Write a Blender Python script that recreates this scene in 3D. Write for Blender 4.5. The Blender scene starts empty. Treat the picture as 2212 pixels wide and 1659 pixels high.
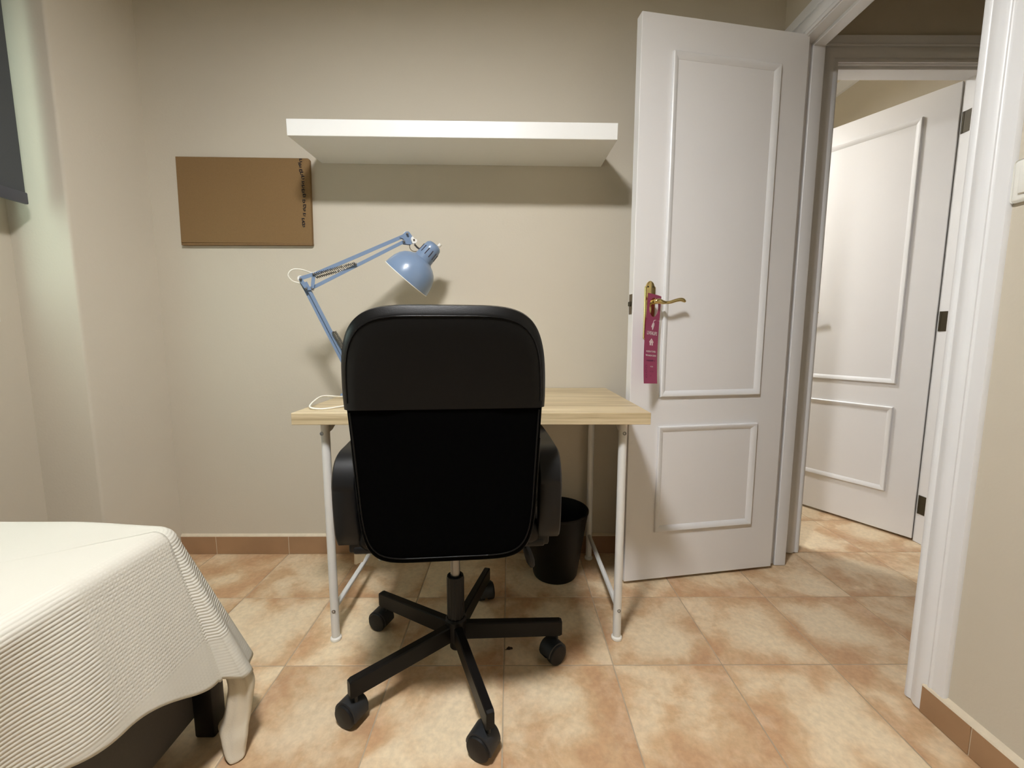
import bpy, bmesh, math, random
from math import sin, cos, pi, radians, hypot
from mathutils import Vector, Matrix

random.seed(7)
SC = bpy.context.scene
COL = SC.collection

# ------------------------------------------------------------------ camera
PITCH, YAW = 0.1142, 0.0037
cd = bpy.data.cameras.new('camera')
cam = bpy.data.objects.new('camera', cd)
COL.objects.link(cam)
cd.sensor_width = 36.0
cd.lens = 36.0 * 904.2 / 2212.0
cd.clip_start = 0.02
cam.location = (0, 0, 0.9444)
cam.rotation_euler = (pi / 2 - PITCH, 0, -YAW)
SC.camera = cam

# ------------------------------------------------------------------ world and exposure
w = bpy.data.worlds.new('world'); SC.world = w; w.use_nodes = True
nt = w.node_tree; nt.nodes.clear()
o = nt.nodes.new('ShaderNodeOutputWorld'); b = nt.nodes.new('ShaderNodeBackground')
b.inputs[0].default_value = (0.74, 1.0, 0.90, 1); b.inputs[1].default_value = 3.7
nt.links.new(b.outputs[0], o.inputs[0])
SC.view_settings.view_transform = 'Standard'
SC.view_settings.look = 'None'
SC.view_settings.gamma = 1
SC.view_settings.use_curve_mapping = False
SC.view_settings.exposure = 0.0

CEIL = 2.5
LAMP_POS = (-0.29, 0.24, 2.25)

def area_portal():
    d = bpy.data.lights.new('window_portal', 'AREA'); d.shape = 'RECTANGLE'; d.size = 1.14; d.size_y = 1.06
    d.cycles.is_portal = True
    ob = bpy.data.objects.new('window_portal', d); COL.objects.link(ob)
    ob.location = (-1.80, 0.82, 1.52); ob.rotation_euler = (0, radians(-90), 0)
area_portal()

# ------------------------------------------------------------------ materials
def newmat(name):
    m = bpy.data.materials.new(name); m.use_nodes = True
    return m, m.node_tree, m.node_tree.nodes['Principled BSDF']

def N(nt, t, **kw):
    n = nt.nodes.new(t)
    for k, v in kw.items():
        if k.startswith('i_'): n.inputs[k[2:].replace('_', ' ')].default_value = v
        else: setattr(n, k, v)
    return n

def ramp(nt, stops, interp='LINEAR'):
    r = nt.nodes.new('ShaderNodeValToRGB'); r.color_ramp.interpolation = interp
    e = r.color_ramp.elements
    while len(e) < len(stops): e.new(0.5)
    for i, (p, c) in enumerate(stops):
        e[i].position = p; e[i].color = (*c, 1)
    return r

def mix(nt, fac, a, b, mode='MIX'):
    n = nt.nodes.new('ShaderNodeMix'); n.data_type = 'RGBA'; n.blend_type = mode
    for k, v in ((0, fac), (6, a), (7, b)):
        if hasattr(v, 'is_linked'): nt.links.new(v, n.inputs[k])
        elif k == 0: n.inputs[0].default_value = v
        else: n.inputs[k].default_value = (*v, 1)
    return n.outputs[2]

def mat(name, col, rough=0.5, metal=0.0, noise=0.0, nscale=30, bump=0.0, bscale=200, spec=0.5, coat=0.0, sheen=0.0):
    m, nt, p = newmat(name)
    p.inputs['Roughness'].default_value = rough
    p.inputs['Metallic'].default_value = metal
    p.inputs['Specular IOR Level'].default_value = spec
    p.inputs['Coat Weight'].default_value = coat
    p.inputs['Sheen Weight'].default_value = sheen
    tc = N(nt, 'ShaderNodeTexCoord')
    n1 = N(nt, 'ShaderNodeTexNoise'); n1.inputs['Scale'].default_value = nscale; n1.inputs['Detail'].default_value = 4
    nt.links.new(tc.outputs['Object'], n1.inputs['Vector'])
    dk = tuple(c * (1 - noise) for c in col); lt = tuple(min(1, c * (1 + noise)) for c in col)
    c = mix(nt, n1.outputs['Fac'], dk, lt)
    nt.links.new(c, p.inputs['Base Color'])
    if bump:
        n2 = N(nt, 'ShaderNodeTexNoise'); n2.inputs['Scale'].default_value = bscale; n2.inputs['Detail'].default_value = 3
        nt.links.new(tc.outputs['Object'], n2.inputs['Vector'])
        bp = N(nt, 'ShaderNodeBump'); bp.inputs['Strength'].default_value = bump; bp.inputs['Distance'].default_value = 0.001
        nt.links.new(n2.outputs['Fac'], bp.inputs['Height']); nt.links.new(bp.outputs['Normal'], p.inputs['Normal'])
    return m

M = {}
M['wall'] = mat('wall_paint', (0.585, 0.532, 0.437), 0.75, noise=0.03, nscale=3, bump=0.35, bscale=120, spec=0.3)
M['ceil'] = mat('ceiling_paint', (0.72, 0.68, 0.58), 0.8, noise=0.02)
M['door'] = mat('door_lacquer', (0.785, 0.775, 0.775), 0.42, noise=0.015, nscale=6, bump=0.05, bscale=60, spec=0.4)
M['trim'] = mat('white_gloss_trim', (0.78, 0.78, 0.79), 0.34, noise=0.02, nscale=8, bump=0.08, bscale=40)
M['shelf'] = mat('white_foil', (0.82, 0.82, 0.80), 0.30, noise=0.01, bump=0.02)
M['grout'] = mat('grout', (0.42, 0.34, 0.24), 0.9, noise=0.25, nscale=25, bump=0.3)
M['caulk'] = mat('cream_caulk', (0.66, 0.57, 0.43), 0.8, noise=0.12, nscale=40, bump=0.5, bscale=60)
M['brass'] = mat('polished_brass', (0.62, 0.49, 0.22), 0.22, 1.0, noise=0.08, nscale=20)
M['brass_dark'] = mat('aged_brass', (0.05, 0.04, 0.022), 0.5, 0.4, noise=0.3, nscale=40)
M['latch'] = mat('dull_steel', (0.20, 0.165, 0.12), 0.4, 0.9, noise=0.2, nscale=60)
M['magenta'] = mat('magenta_card', (0.37, 0.042, 0.135), 0.38, noise=0.05, nscale=30)
M['tagwhite'] = mat('white_print', (0.85, 0.72, 0.76), 0.5)
M['tagdark'] = mat('dark_purple_print', (0.16, 0.02, 0.09), 0.5)
M['leather'] = mat('black_leather', (0.0045, 0.0042, 0.004), 0.34, noise=0.15, nscale=200, bump=0.2, bscale=500, spec=0.22)
M['mesh'] = mat('black_fabric', (0.0010, 0.0010, 0.0010), 0.95, noise=0.3, nscale=600, bump=0.3, bscale=900, spec=0.03)
M['bplastic'] = mat('black_plastic', (0.006, 0.006, 0.0065), 0.45, noise=0.1, nscale=80, bump=0.1, bscale=700, spec=0.3)
M['caster'] = mat('charcoal_plastic', (0.012, 0.013, 0.015), 0.5, noise=0.1, nscale=80, bump=0.1, bscale=400)
M['bmetal'] = mat('black_powder_coat', (0.006, 0.005, 0.0045), 0.42, noise=0.1, nscale=100, bump=0.08, bscale=300, spec=0.2)
M['chrome'] = mat('brushed_steel', (0.27, 0.27, 0.27), 0.30, 1.0, noise=0.1)
M['legwhite'] = mat('white_powder_coat', (0.72, 0.715, 0.69), 0.4, noise=0.02)
M['blue'] = mat('blue_lacquer', (0.185, 0.262, 0.395), 0.28, noise=0.03, coat=0.3)
M['white_plastic'] = mat('white_plastic', (0.82, 0.81, 0.76), 0.4)
M['cable'] = mat('white_cable', (0.85, 0.83, 0.74), 0.45)
M['bin'] = mat('bin_black', (0.006, 0.005, 0.0045), 0.5, noise=0.1, bump=0.1, bscale=300, spec=0.2)
M['board'] = mat('brown_board', (0.225, 0.137, 0.060), 0.75, noise=0.10, nscale=260, bump=0.3, bscale=500, spec=0.2)
M['board_edge'] = mat('board_edge', (0.20, 0.115, 0.045), 0.8, noise=0.15, nscale=100)
M['ink'] = mat('black_ink', (0.010, 0.006, 0.008), 0.6)
M['bedbase'] = mat('grey_upholstery', (0.085, 0.078, 0.07), 0.9, noise=0.1, nscale=300, bump=0.3, bscale=700)
M['mattress'] = mat('mattress_ticking', (0.7, 0.68, 0.62), 0.8)
M['sheet'] = mat('cotton_sheet', (0.66, 0.60, 0.48), 0.9, noise=0.05, nscale=30, bump=0.3, bscale=300, spec=0.15)
M['blind'] = mat('grey_blind_fabric', (0.075, 0.082, 0.088), 0.85, noise=0.06, nscale=300, bump=0.2, bscale=900)
M['blindbar'] = mat('grey_aluminium_bar', (0.085, 0.09, 0.11), 0.5, 0.1)
M['upvc'] = mat('white_window_profile', (0.80, 0.81, 0.84), 0.35)
M['gasket'] = mat('dark_gasket', (0.04, 0.035, 0.05), 0.6)
M['skirt'] = mat('terracotta_skirting', (0.345, 0.205, 0.110), 0.5, noise=0.22, nscale=9, bump=0.1, bscale=80)
M['crumb'] = mat('crumb_brown', (0.03, 0.012, 0.006), 0.9, noise=0.4)

def tile_material():
    m, nt, p = newmat('terracotta_floor_tile')
    tc = N(nt, 'ShaderNodeTexCoord'); oi = N(nt, 'ShaderNodeObjectInfo')
    ml = N(nt, 'ShaderNodeMath', operation='MULTIPLY'); ml.inputs[1].default_value = 57.0
    nt.links.new(oi.outputs['Random'], ml.inputs[0])
    def noise(scale, detail=4, rough=.55, dist=0.0):
        n = N(nt, 'ShaderNodeTexNoise', noise_dimensions='4D')
        n.inputs['Scale'].default_value = scale; n.inputs['Detail'].default_value = detail
        n.inputs['Roughness'].default_value = rough; n.inputs['Distortion'].default_value = dist
        nt.links.new(tc.outputs['Object'], n.inputs['Vector']); nt.links.new(ml.outputs[0], n.inputs['W'])
        return n.outputs['Fac']
    def math(op, a, b=None, clamp=False):
        n = N(nt, 'ShaderNodeMath', operation=op, use_clamp=clamp)
        for i, v in enumerate((a, b)):
            if v is None: continue
            if hasattr(v, 'is_linked'): nt.links.new(v, n.inputs[i])
            else: n.inputs[i].default_value = v
        return n.outputs[0]
    sp = N(nt, 'ShaderNodeSeparateXYZ'); nt.links.new(tc.outputs['Object'], sp.inputs[0])
    ax = math('ABSOLUTE', sp.outputs[0]); ay = math('ABSOLUTE', sp.outputs[1])
    mx = math('MAXIMUM', ax, ay)
    edge = math('MULTIPLY', mx, 1 / 0.158)              # 0 centre, 1 rim
    edge = math('POWER', edge, 1.6)
    n1 = noise(6.0, 5, .56, .35)
    f = math('ADD', math('MULTIPLY', edge, 0.24), math('MULTIPLY', n1, 1.60))
    f = math('SUBTRACT', f, 0.47)
    r1 = ramp(nt, [(0.28, (0.76, 0.62, 0.43)), (0.42, (0.70, 0.54, 0.355)), (0.51, (0.60, 0.415, 0.245)), (0.66, (0.53, 0.325, 0.18))])
    nt.links.new(f, r1.inputs[0])
    n2 = noise(13, 5, .62, .3)
    r2 = ramp(nt, [(0.50, (0, 0, 0)), (0.66, (1, 1, 1))]); nt.links.new(n2, r2.inputs[0])
    # pale worn smears near the rim
    wear = math('MULTIPLY', r2.outputs[0], math('MULTIPLY', edge, 0.42), True)
    c = mix(nt, wear, r1.outputs[0], (0.78, 0.61, 0.44))
    n3 = noise(70, 3, .6)
    r3 = ramp(nt, [(0.35, (0.90, 0.90, 0.90)), (0.65, (1.06, 1.06, 1.06))]); nt.links.new(n3, r3.inputs[0])
    c = mix(nt, 1.0, c, r3.outputs[0], 'MULTIPLY')
    # tile to tile tone
    r4 = ramp(nt, [(0, (0.92, 0.90, 0.88)), (1, (1.05, 1.04, 1.02))]); nt.links.new(oi.outputs['Random'], r4.inputs[0])
    c = mix(nt, 1.0, c, r4.outputs[0], 'MULTIPLY')
    nt.links.new(c, p.inputs['Base Color'])
    rr = N(nt, 'ShaderNodeMapRange'); rr.inputs[3].default_value = 0.36; rr.inputs[4].default_value = 0.58
    nt.links.new(n1, rr.inputs[0]); nt.links.new(rr.outputs[0], p.inputs['Roughness'])
    bp = N(nt, 'ShaderNodeBump'); bp.inputs['Strength'].default_value = 0.25; bp.inputs['Distance'].default_value = 0.0015
    nt.links.new(n1, bp.inputs['Height']); nt.links.new(bp.outputs[0], p.inputs['Normal'])
    return m
M['tile'] = tile_material()

def wood_material():
    m, nt, p = newmat('pale_oak_foil')
    tc = N(nt, 'ShaderNodeTexCoord'); mp = N(nt, 'ShaderNodeMapping')
    mp.inputs['Scale'].default_value = (1.1, 16, 45)
    nt.links.new(tc.outputs['Object'], mp.inputs[0])
    n1 = N(nt, 'ShaderNodeTexNoise'); n1.inputs['Scale'].default_value = 1.6; n1.inputs['Detail'].default_value = 6
    n1.inputs['Distortion'].default_value = 0.4
    nt.links.new(mp.outputs[0], n1.inputs[0])
    r = ramp(nt, [(0.30, (0.40, 0.305, 0.175)), (0.5, (0.56, 0.45, 0.275)), (0.72, (0.66, 0.55, 0.365))])
    nt.links.new(n1.outputs[0], r.inputs[0])
    mp2 = N(nt, 'ShaderNodeMapping'); mp2.inputs['Scale'].default_value = (6, 180, 180); nt.links.new(tc.outputs['Object'], mp2.inputs[0])
    n2 = N(nt, 'ShaderNodeTexNoise'); n2.inputs['Scale'].default_value = 2; n2.inputs['Detail'].default_value = 3
    nt.links.new(mp2.outputs[0], n2.inputs[0])
    r2 = ramp(nt, [(0.3, (0.86, 0.84, 0.82)), (0.6, (1.03, 1.03, 1.03))]); nt.links.new(n2.outputs[0], r2.inputs[0])
    nt.links.new(mix(nt, 1.0, r.outputs[0], r2.outputs[0], 'MULTIPLY'), p.inputs['Base Color'])
    p.inputs['Roughness'].default_value = 0.42
    return m
M['wood'] = wood_material()

def spread_material():
    m, nt, p = newmat('ribbed_cotton')
    uv = N(nt, 'ShaderNodeUVMap'); uv.uv_map = 'UVMap'
    sp = N(nt, 'ShaderNodeSeparateXYZ'); nt.links.new(uv.outputs[0], sp.inputs[0])
    def math(op, a, b=None, clamp=False):
        n = N(nt, 'ShaderNodeMath', operation=op, use_clamp=clamp)
        for i, v in enumerate((a, b)):
            if v is None: continue
            if hasattr(v, 'is_linked'): nt.links.new(v, n.inputs[i])
            else: n.inputs[i].default_value = v
        return n.outputs[0]
    s, t = sp.outputs[0], sp.outputs[1]
    wob = N(nt, 'ShaderNodeTexNoise'); wob.inputs['Scale'].default_value = 2.5; nt.links.new(uv.outputs[0], wob.inputs[0])
    s2 = math('ADD', s, math('MULTIPLY', wob.outputs[0], 0.006))
    rib = math('SINE', math('MULTIPLY', s2, 2 * pi / 0.0070))
    rib = math('ADD', math('MULTIPLY', rib, 0.5), 0.5)
    rib = math('POWER', rib, 0.6)
    crs = math('SINE', math('MULTIPLY', t, 2 * pi / 0.0070))
    crs = math('ADD', math('MULTIPLY', crs, 0.5), 0.5)
    # bands of squares alternate with bands of plain ribs along the length
    band = math('COSINE', math('MULTIPLY', math('SUBTRACT', t, 0.728), 2 * pi / 0.62))
    bm_ = N(nt, 'ShaderNodeMapRange'); bm_.inputs[1].default_value = 0.53; bm_.inputs[2].default_value = 0.62
    nt.links.new(band, bm_.inputs[0])
    sq = math('MULTIPLY', math('MULTIPLY', rib, 0.55), math('ADD', math('MULTIPLY', crs, 0.9), 0.25))
    hh = N(nt, 'ShaderNodeMix'); hh.data_type = 'FLOAT'
    nt.links.new(bm_.outputs[0], hh.inputs[0]); nt.links.new(rib, hh.inputs[2]); nt.links.new(sq, hh.inputs[3])
    # the hem border and the first hand-width of the top are plain weave
    pl = N(nt, 'ShaderNodeMapRange'); pl.inputs[1].default_value = 0.262; pl.inputs[2].default_value = 0.268
    pl.inputs[3].default_value = 1; pl.inputs[4].default_value = 0.22; nt.links.new(s, pl.inputs[0])
    top = N(nt, 'ShaderNodeMapRange'); top.inputs[1].default_value = -0.02; top.inputs[2].default_value = 0.06
    top.inputs[3].default_value = 0.07; top.inputs[4].default_value = 1.0; nt.links.new(s, top.inputs[0])
    amp = math('MULTIPLY', pl.outputs[0], top.outputs[0])
    fine = N(nt, 'ShaderNodeTexNoise'); fine.inputs['Scale'].default_value = 420; nt.links.new(uv.outputs[0], fine.inputs[0])
    hgt = math('ADD', math('MULTIPLY', hh.outputs[0], amp), math('MULTIPLY', fine.outputs[0], 0.12))
    bp = N(nt, 'ShaderNodeBump'); bp.inputs['Strength'].default_value = 0.9; bp.inputs['Distance'].default_value = 0.0010
    nt.links.new(hgt, bp.inputs['Height']); nt.links.new(bp.outputs[0], p.inputs['Normal'])
    c = mix(nt, math('MULTIPLY', hh.outputs[0], amp), (0.60, 0.575, 0.50), (0.67, 0.65, 0.58))
    nt.links.new(c, p.inputs['Base Color'])
    p.inputs['Roughness'].default_value = 0.95; p.inputs['Specular IOR Level'].default_value = 0.1
    return m
M['spread'] = spread_material()

def emis(name, col, s):
    m, nt, p = newmat(name)
    p.inputs['Base Color'].default_value = (*col, 1); p.inputs['Emission Color'].default_value = (*col, 1)
    p.inputs['Emission Strength'].default_value = s
    return m
M['bulb'] = emis('lamp_glow', (0.985, 0.985, 0.985), 275.0)
M['bulb2'] = emis('lamp_glow_far', (1.0, 1.0, 0.985), 185.0)
M['hall_fill'] = emis('hall_fill_glow', (1.0, 0.82, 0.58), 26.0)  # weak warm glow for the added hall fill

def glass_material():
    m, nt, p = newmat('window_glass')
    p.inputs['Base Color'].default_value = (0.95, 1, 0.98, 1)
    p.inputs['Roughness'].default_value = 0.02; p.inputs['Transmission Weight'].default_value = 1.0
    p.inputs['IOR'].default_value = 1.1
    out = nt.nodes['Material Output']; tr = N(nt, 'ShaderNodeBsdfTransparent'); mx = N(nt, 'ShaderNodeMixShader')
    mx.inputs[0].default_value = 0.12
    nt.links.new(tr.outputs[0], mx.inputs[1]); nt.links.new(p.outputs[0], mx.inputs[2]); nt.links.new(mx.outputs[0], out.inputs[0])
    return m
M['glass'] = glass_material()

# ------------------------------------------------------------------ helpers
def origin(parent):
    v = Vector((0, 0, 0))
    while parent is not None:
        v += parent.location; parent = parent.parent
    return v

def link(name, bm, m, parent=None, smooth=30, ends=None):
    """bm is in world coordinates; becomes one mesh object."""
    if ends is None: ends = origin(parent)
    bmesh.ops.recalc_face_normals(bm, faces=bm.faces)
    for v in bm.verts: v.co -= ends
    me = bpy.data.meshes.new(name); bm.to_mesh(me); bm.free()
    for k in (m if isinstance(m, (list, tuple)) else [m]): me.materials.append(k)
    if smooth:
        me.polygons.foreach_set('use_smooth', [True] * len(me.polygons))
        me.set_sharp_from_angle(angle=radians(smooth))
    ob = bpy.data.objects.new(name, me); COL.objects.link(ob)
    if parent is not None: ob.parent = parent
    else: ob.location = ends
    return ob

def tag(o, label=None, cat=None, group=None, kind=None):
    if label: o['label'] = label
    if cat: o['category'] = cat
    if group: o['group'] = group
    if kind: o['kind'] = kind
    return o

def thing(name, label, cat, loc, group=None, kind=None):
    e = bpy.data.objects.new(name, None); e.empty_display_size = 0.05; COL.objects.link(e); e.location = loc
    return tag(e, label, cat, group, kind)

def box(bm, x0, x1, y0, y1, z0, z1, bev=0.0, seg=1, mtx=None):
    vs = [bm.verts.new((x, y, z)) for x in (x0, x1) for y in (y0, y1) for z in (z0, z1)]
    q = [(0, 1, 3, 2), (4, 6, 7, 5), (0, 4, 5, 1), (2, 3, 7, 6), (0, 2, 6, 4), (1, 5, 7, 3)]
    fs = [bm.faces.new([vs[i] for i in f]) for f in q]
    if bev:
        es = {e for f in fs for e in f.edges}
        r = bmesh.ops.bevel(bm, geom=list(es), offset=bev, segments=seg, affect='EDGES', profile=0.5)
        vs = list({v for f in r['faces'] for v in f.verts} | {v for v in vs if v.is_valid})
    if mtx is not None:
        for v in vs: v.co = mtx @ v.co
    return vs

def B(*a, **k):
    bm = bmesh.new(); box(bm, *a, **k); return bm

def loft(bm, rings, cap=True, closed=True):
    R = [[bm.verts.new(p) for p in r] for r in rings]
    n = len(R[0])
    for a, b2 in zip(R, R[1:]):
        for i in range(n if closed else n - 1):
            j = (i + 1) % n
            bm.faces.new((a[i], a[j], b2[j], b2[i]))
    if cap and closed:
        bm.faces.new(R[0][::-1]); bm.faces.new(R[-1])
    return R

def lathe(bm, prof, c=(0, 0, 0), n=24, axis=None, cap=False):
    """prof: (radius, height) pairs about +Z at c, or along the unit vector axis."""
    c = Vector(c)
    q = Vector((0, 0, 1)).rotation_difference(Vector(axis)) if axis is not None else None
    rings = []
    for r, z in prof:
        ring = []
        for i in range(n):
            v = Vector((r * cos(2 * pi * i / n), r * sin(2 * pi * i / n), z))
            if q is not None: v = q @ v
            ring.append(c + v)
        rings.append(ring)
    return loft(bm, rings, cap=cap)

def tube(bm, pts, rad, n=10, cap=True, flat=None, up=None):
    pts = [Vector(p) for p in pts]
    rads = rad if isinstance(rad, (list, tuple)) else [rad] * len(pts)
    T = []
    for i in range(len(pts)):
        a = pts[max(0, i - 1)]; b2 = pts[min(len(pts) - 1, i + 1)]
        T.append((b2 - a).normalized())
    u = Vector(up) if up else (Vector((0, 0, 1)) if abs(T[0].z) < 0.9 else Vector((1, 0, 0)))
    rings = []
    for p, t, r in zip(pts, T, rads):
        s = t.cross(u).normalized(); u2 = s.cross(t).normalized(); u = u2
        rx, ry = (r, r) if flat is None else (r * flat[0], r * flat[1])
        rings.append([p + s * (rx * cos(2 * pi * k / n)) + u2 * (ry * sin(2 * pi * k / n)) for k in range(n)])
    return loft(bm, rings, cap=cap)

def smooth_path(ctrl, per=8):
    """Catmull-Rom through the control points."""
    P = [Vector(p) for p in ctrl]; P = [P[0] * 2 - P[1]] + P + [P[-1] * 2 - P[-2]]
    out = []
    for i in range(1, len(P) - 2):
        for k in range(per):
            t = k / per; a, b2, c, d = P[i - 1], P[i], P[i + 1], P[i + 2]
            out.append(0.5 * ((2 * b2) + (c - a) * t + (2 * a - 5 * b2 + 4 * c - d) * t * t + (3 * b2 - 3 * c + d - a) * t ** 3))
    out.append(P[-2]); return out

def prism(bm, poly, f0, f1):
    """poly: 2D points; f0/f1 map a 2D point to the two 3D faces."""
    loft(bm, [[f0(p) for p in poly], [f1(p) for p in poly]])

def frame_sweep(bm, corners, prof, fn, closed):
    """Sweep prof [(outward d, height h)] along axis-aligned 2D corners with mitres. fn(a, b, h) -> 3D."""
    n = len(corners); rings = []
    cx = sum(c[0] for c in corners) / n; cz = sum(c[1] for c in corners) / n
    def seg_n(p, q):
        d = Vector((q[0] - p[0], q[1] - p[1])).normalized(); nn = Vector((d.y, -d.x))
        mid = Vector(((p[0] + q[0]) / 2 - cx, (p[1] + q[1]) / 2 - cz))
        return nn if nn.dot(mid) > 0 else -nn
    for i, c in enumerate(corners):
        ns = []
        if closed or i > 0: ns.append(seg_n(corners[i - 1], c))
        if closed or i < n - 1: ns.append(seg_n(c, corners[(i + 1) % n]))
        off = sum(ns, Vector((0, 0)))
        rings.append([fn(c[0] + off.x * d, c[1] + off.y * d, h) for d, h in prof])
    if closed:
        R = loft(bm, rings, cap=False)
        a, b2 = R[-1], R[0]; m = len(a)
        for i in range(m):
            j = (i + 1) % m; bm.faces.new((a[i], a[j], b2[j], b2[i]))
    else: loft(bm, rings, cap=True)

# ------------------------------------------------------------------ setting
XR, XR2 = 1.05, 1.14            # right partition
YB = 1.741                      # back wall
XP = -1.68                      # window wall
Y0, Y1 = 1.005, 1.648           # bedroom door opening
ZD = 2.0
YN = -2.7                       # wall behind the camera
S = 0.316; GX, GY = -1.2834, 0.7931

def wallobj(name, boxes, m='wall'):
    bm = bmesh.new()
    for b_ in boxes: box(bm, *b_)
    return tag(link(name, bm, M[m], None, 0, ends=Vector(((boxes[0][0] + boxes[0][1]) / 2, (boxes[0][2] + boxes[0][3]) / 2, 0))), kind='structure')

# far room beyond the hall shares the back wall plane
FX0, FX1 = 1.26, 1.87           # far door opening
wallobj('wall_back', [(-1.9, XR2, YB, YB + 0.10, 0, CEIL)])
wallobj('wall_hall_end', [(XR2, FX0, YB, YB + 0.10, 0, CEIL), (FX1, 2.3, YB, YB + 0.10, 0, CEIL), (FX0, FX1, YB, YB + 0.10, ZD, CEIL)])
wallobj('wall_right', [(XR, XR2, YN, Y0, 0, CEIL), (XR, XR2, Y1, YB, 0, CEIL), (XR, XR2, Y0, Y1, ZD, CEIL)])
# window wall with its opening, and the pillar in the corner
WY0, WY1, WZ0, WZ1 = 0.25, 1.40, 0.99, 2.05
wallobj('wall_left', [(XP - 0.22, XP, YN, WY0, 0, CEIL), (XP - 0.22, XP, WY1, YB, 0, CEIL), (XP - 0.22, XP, WY0, WY1, 0, WZ0), (XP - 0.22, XP, WY0, WY1, WZ1, CEIL)])
bm = bmesh.new()
loft(bm, [[(XP - 0.01, 1.46, z), (-1.487, 1.46, z), (-1.481, 1.462, z), (-1.477, 1.468, z), (-1.432, YB - 0.006, z), (-1.424, YB + 0.01, z), (XP - 0.01, YB + 0.01, z)] for z in (0, CEIL)])
tag(link('wall_pillar', bm, M['wall'], None, 60, ends=Vector((-1.58, 1.6, 0))), kind='structure')
wallobj('wall_front', [(-1.9, 2.3, YN - 0.1, YN, 0, CEIL)])
wallobj('wall_hall_right', [(2.2, 2.3, YN, YB, 0, CEIL)])
wallobj('wall_far_left', [(0.30, 0.40, YB + 0.10, 4.3, 0, CEIL)])
wallobj('wall_far_right', [(2.07, 2.17, YB + 0.10, 4.3, 0, CEIL)])
wallobj('wall_far_back', [(0.3, 2.3, 4.3, 4.4, 0, CEIL)])
wallobj('ceiling', [(-1.9, 2.3, YN - 0.1, YB + 0.05, CEIL, CEIL + 0.1), (0.3, 2.3, YB + 0.05, 4.4, CEIL, CEIL + 0.1)], 'ceil')
# cornice of the far room
bm = bmesh.new()
cp_ = [(0, 0), (0, -0.05), (-0.012, -0.045), (-0.035, -0.014), (-0.045, 0)]
prism(bm, cp_, lambda p: (2.07 + p[0], 1.85, CEIL + p[1]), lambda p: (2.07 + p[0], 4.3, CEIL + p[1]))
tag(link('trim_3', bm, M['trim'], None), 'white plaster cornice seen through the second doorway', None, None, 'structure')

# floor: bed of grout with every tile a piece of it
floor = tag(link('floor', B(-1.9, 2.4, YN - 0.1, 4.4, -0.05, -0.0016), M['grout'], None, 0, ends=Vector((0, 1, -0.0016))), kind='structure')
bm = bmesh.new(); hs = S / 2 - 0.0016
vb = [bm.verts.new((x * hs, y * hs, -0.008)) for x, y in ((-1, -1), (1, -1), (1, 1), (-1, 1))]
vm = [bm.verts.new((x * hs, y * hs, -0.0010)) for x, y in ((-1, -1), (1, -1), (1, 1), (-1, 1))]
ht = hs - 0.0022
vt = [bm.verts.new((x * ht, y * ht, 0.0)) for x, y in ((-1, -1), (1, -1), (1, 1), (-1, 1))]
for i in range(4):
    j = (i + 1) % 4
    bm.faces.new((vb[i], vb[j], vm[j], vm[i])); bm.faces.new((vm[i], vm[j], vt[j], vt[i]))
bm.faces.new(vt)
tile_me = bpy.data.meshes.new('tile'); bm.to_mesh(tile_me); bm.free(); tile_me.materials.append(M['tile'])
for j in range(-4, 8):
    for i in range(-2, 11):
        cx, cy_ = GX + (i + .5) * S, GY + (j + .5) * S
        if cx > 2.3 or cx < -1.85 or (cy_ > YB + 0.1 and (cx < 0.9)): continue
        if cy_ < -0.6 and abs(cx) > 1.4: continue
        o_ = bpy.data.objects.new('tile', tile_me); COL.objects.link(o_); o_.parent = floor
        o_.location = (cx, cy_ - 1, 0.0016 + random.uniform(-.0004, .0001))
        o_.rotation_euler = (random.uniform(-.0012, .0012), random.uniform(-.0012, .0012), random.choice((0, pi / 2, pi, -pi / 2)) + random.uniform(-.002, .002))

# skirting tiles
def skirting(name, joints, y0=None, x0=None, zt=0.080, th=0.010):
    bm = bmesh.new(); a, b_ = joints[0], joints[-1]
    if y0 is not None:
        box(bm, a, b_, y0 - th * .85, y0, 0, zt); prism(bm, [(0, zt), (-th, zt), (-th * .8, zt + .004), (-.002, zt + .009), (0, zt + .010)], lambda p: (a, y0 + p[0], p[1]), lambda p: (b_, y0 + p[0], p[1]))
        c = Vector(((a + b_) / 2, y0, 0))
    else:
        box(bm, x0 - th * .85, x0 - .0005, a, b_, 0, zt); prism(bm, [(0, zt), (-th, zt), (-th * .8, zt + .004), (-.002, zt + .009), (0, zt + .010)], lambda p: (x0 + p[0], a, p[1]), lambda p: (x0 + p[0], b_, p[1]))
        c = Vector((x0, (a + b_) / 2, 0))
    root = tag(link(name, bm, M['caulk'], None, 0, ends=c), kind='structure')
    for u, v in zip(joints, joints[1:]):
        g = 0.0012
        if y0 is not None: bm = B(u + g, v - g, y0 - th, y0 - th * .5, 0.001, zt, bev=0.001)
        else: bm = B(x0 - th, x0 - th * .5, u + g, v - g, 0.001, zt, bev=0.001)
        link('skirting_tile', bm, M['skirt'], root, 0)
skirting('baseboard_back', [-1.43, -1.278, -0.964, -0.650, -0.336, -0.022, 0.292, 0.606, 0.92, 1.04], y0=YB)
skirting('baseboard_right', [-1.58, -1.354, -1.04, -0.726, -0.412, -0.098, 0.216, 0.530, 0.842, 0.957], x0=XR, zt=0.072, th=0.0155)

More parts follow.
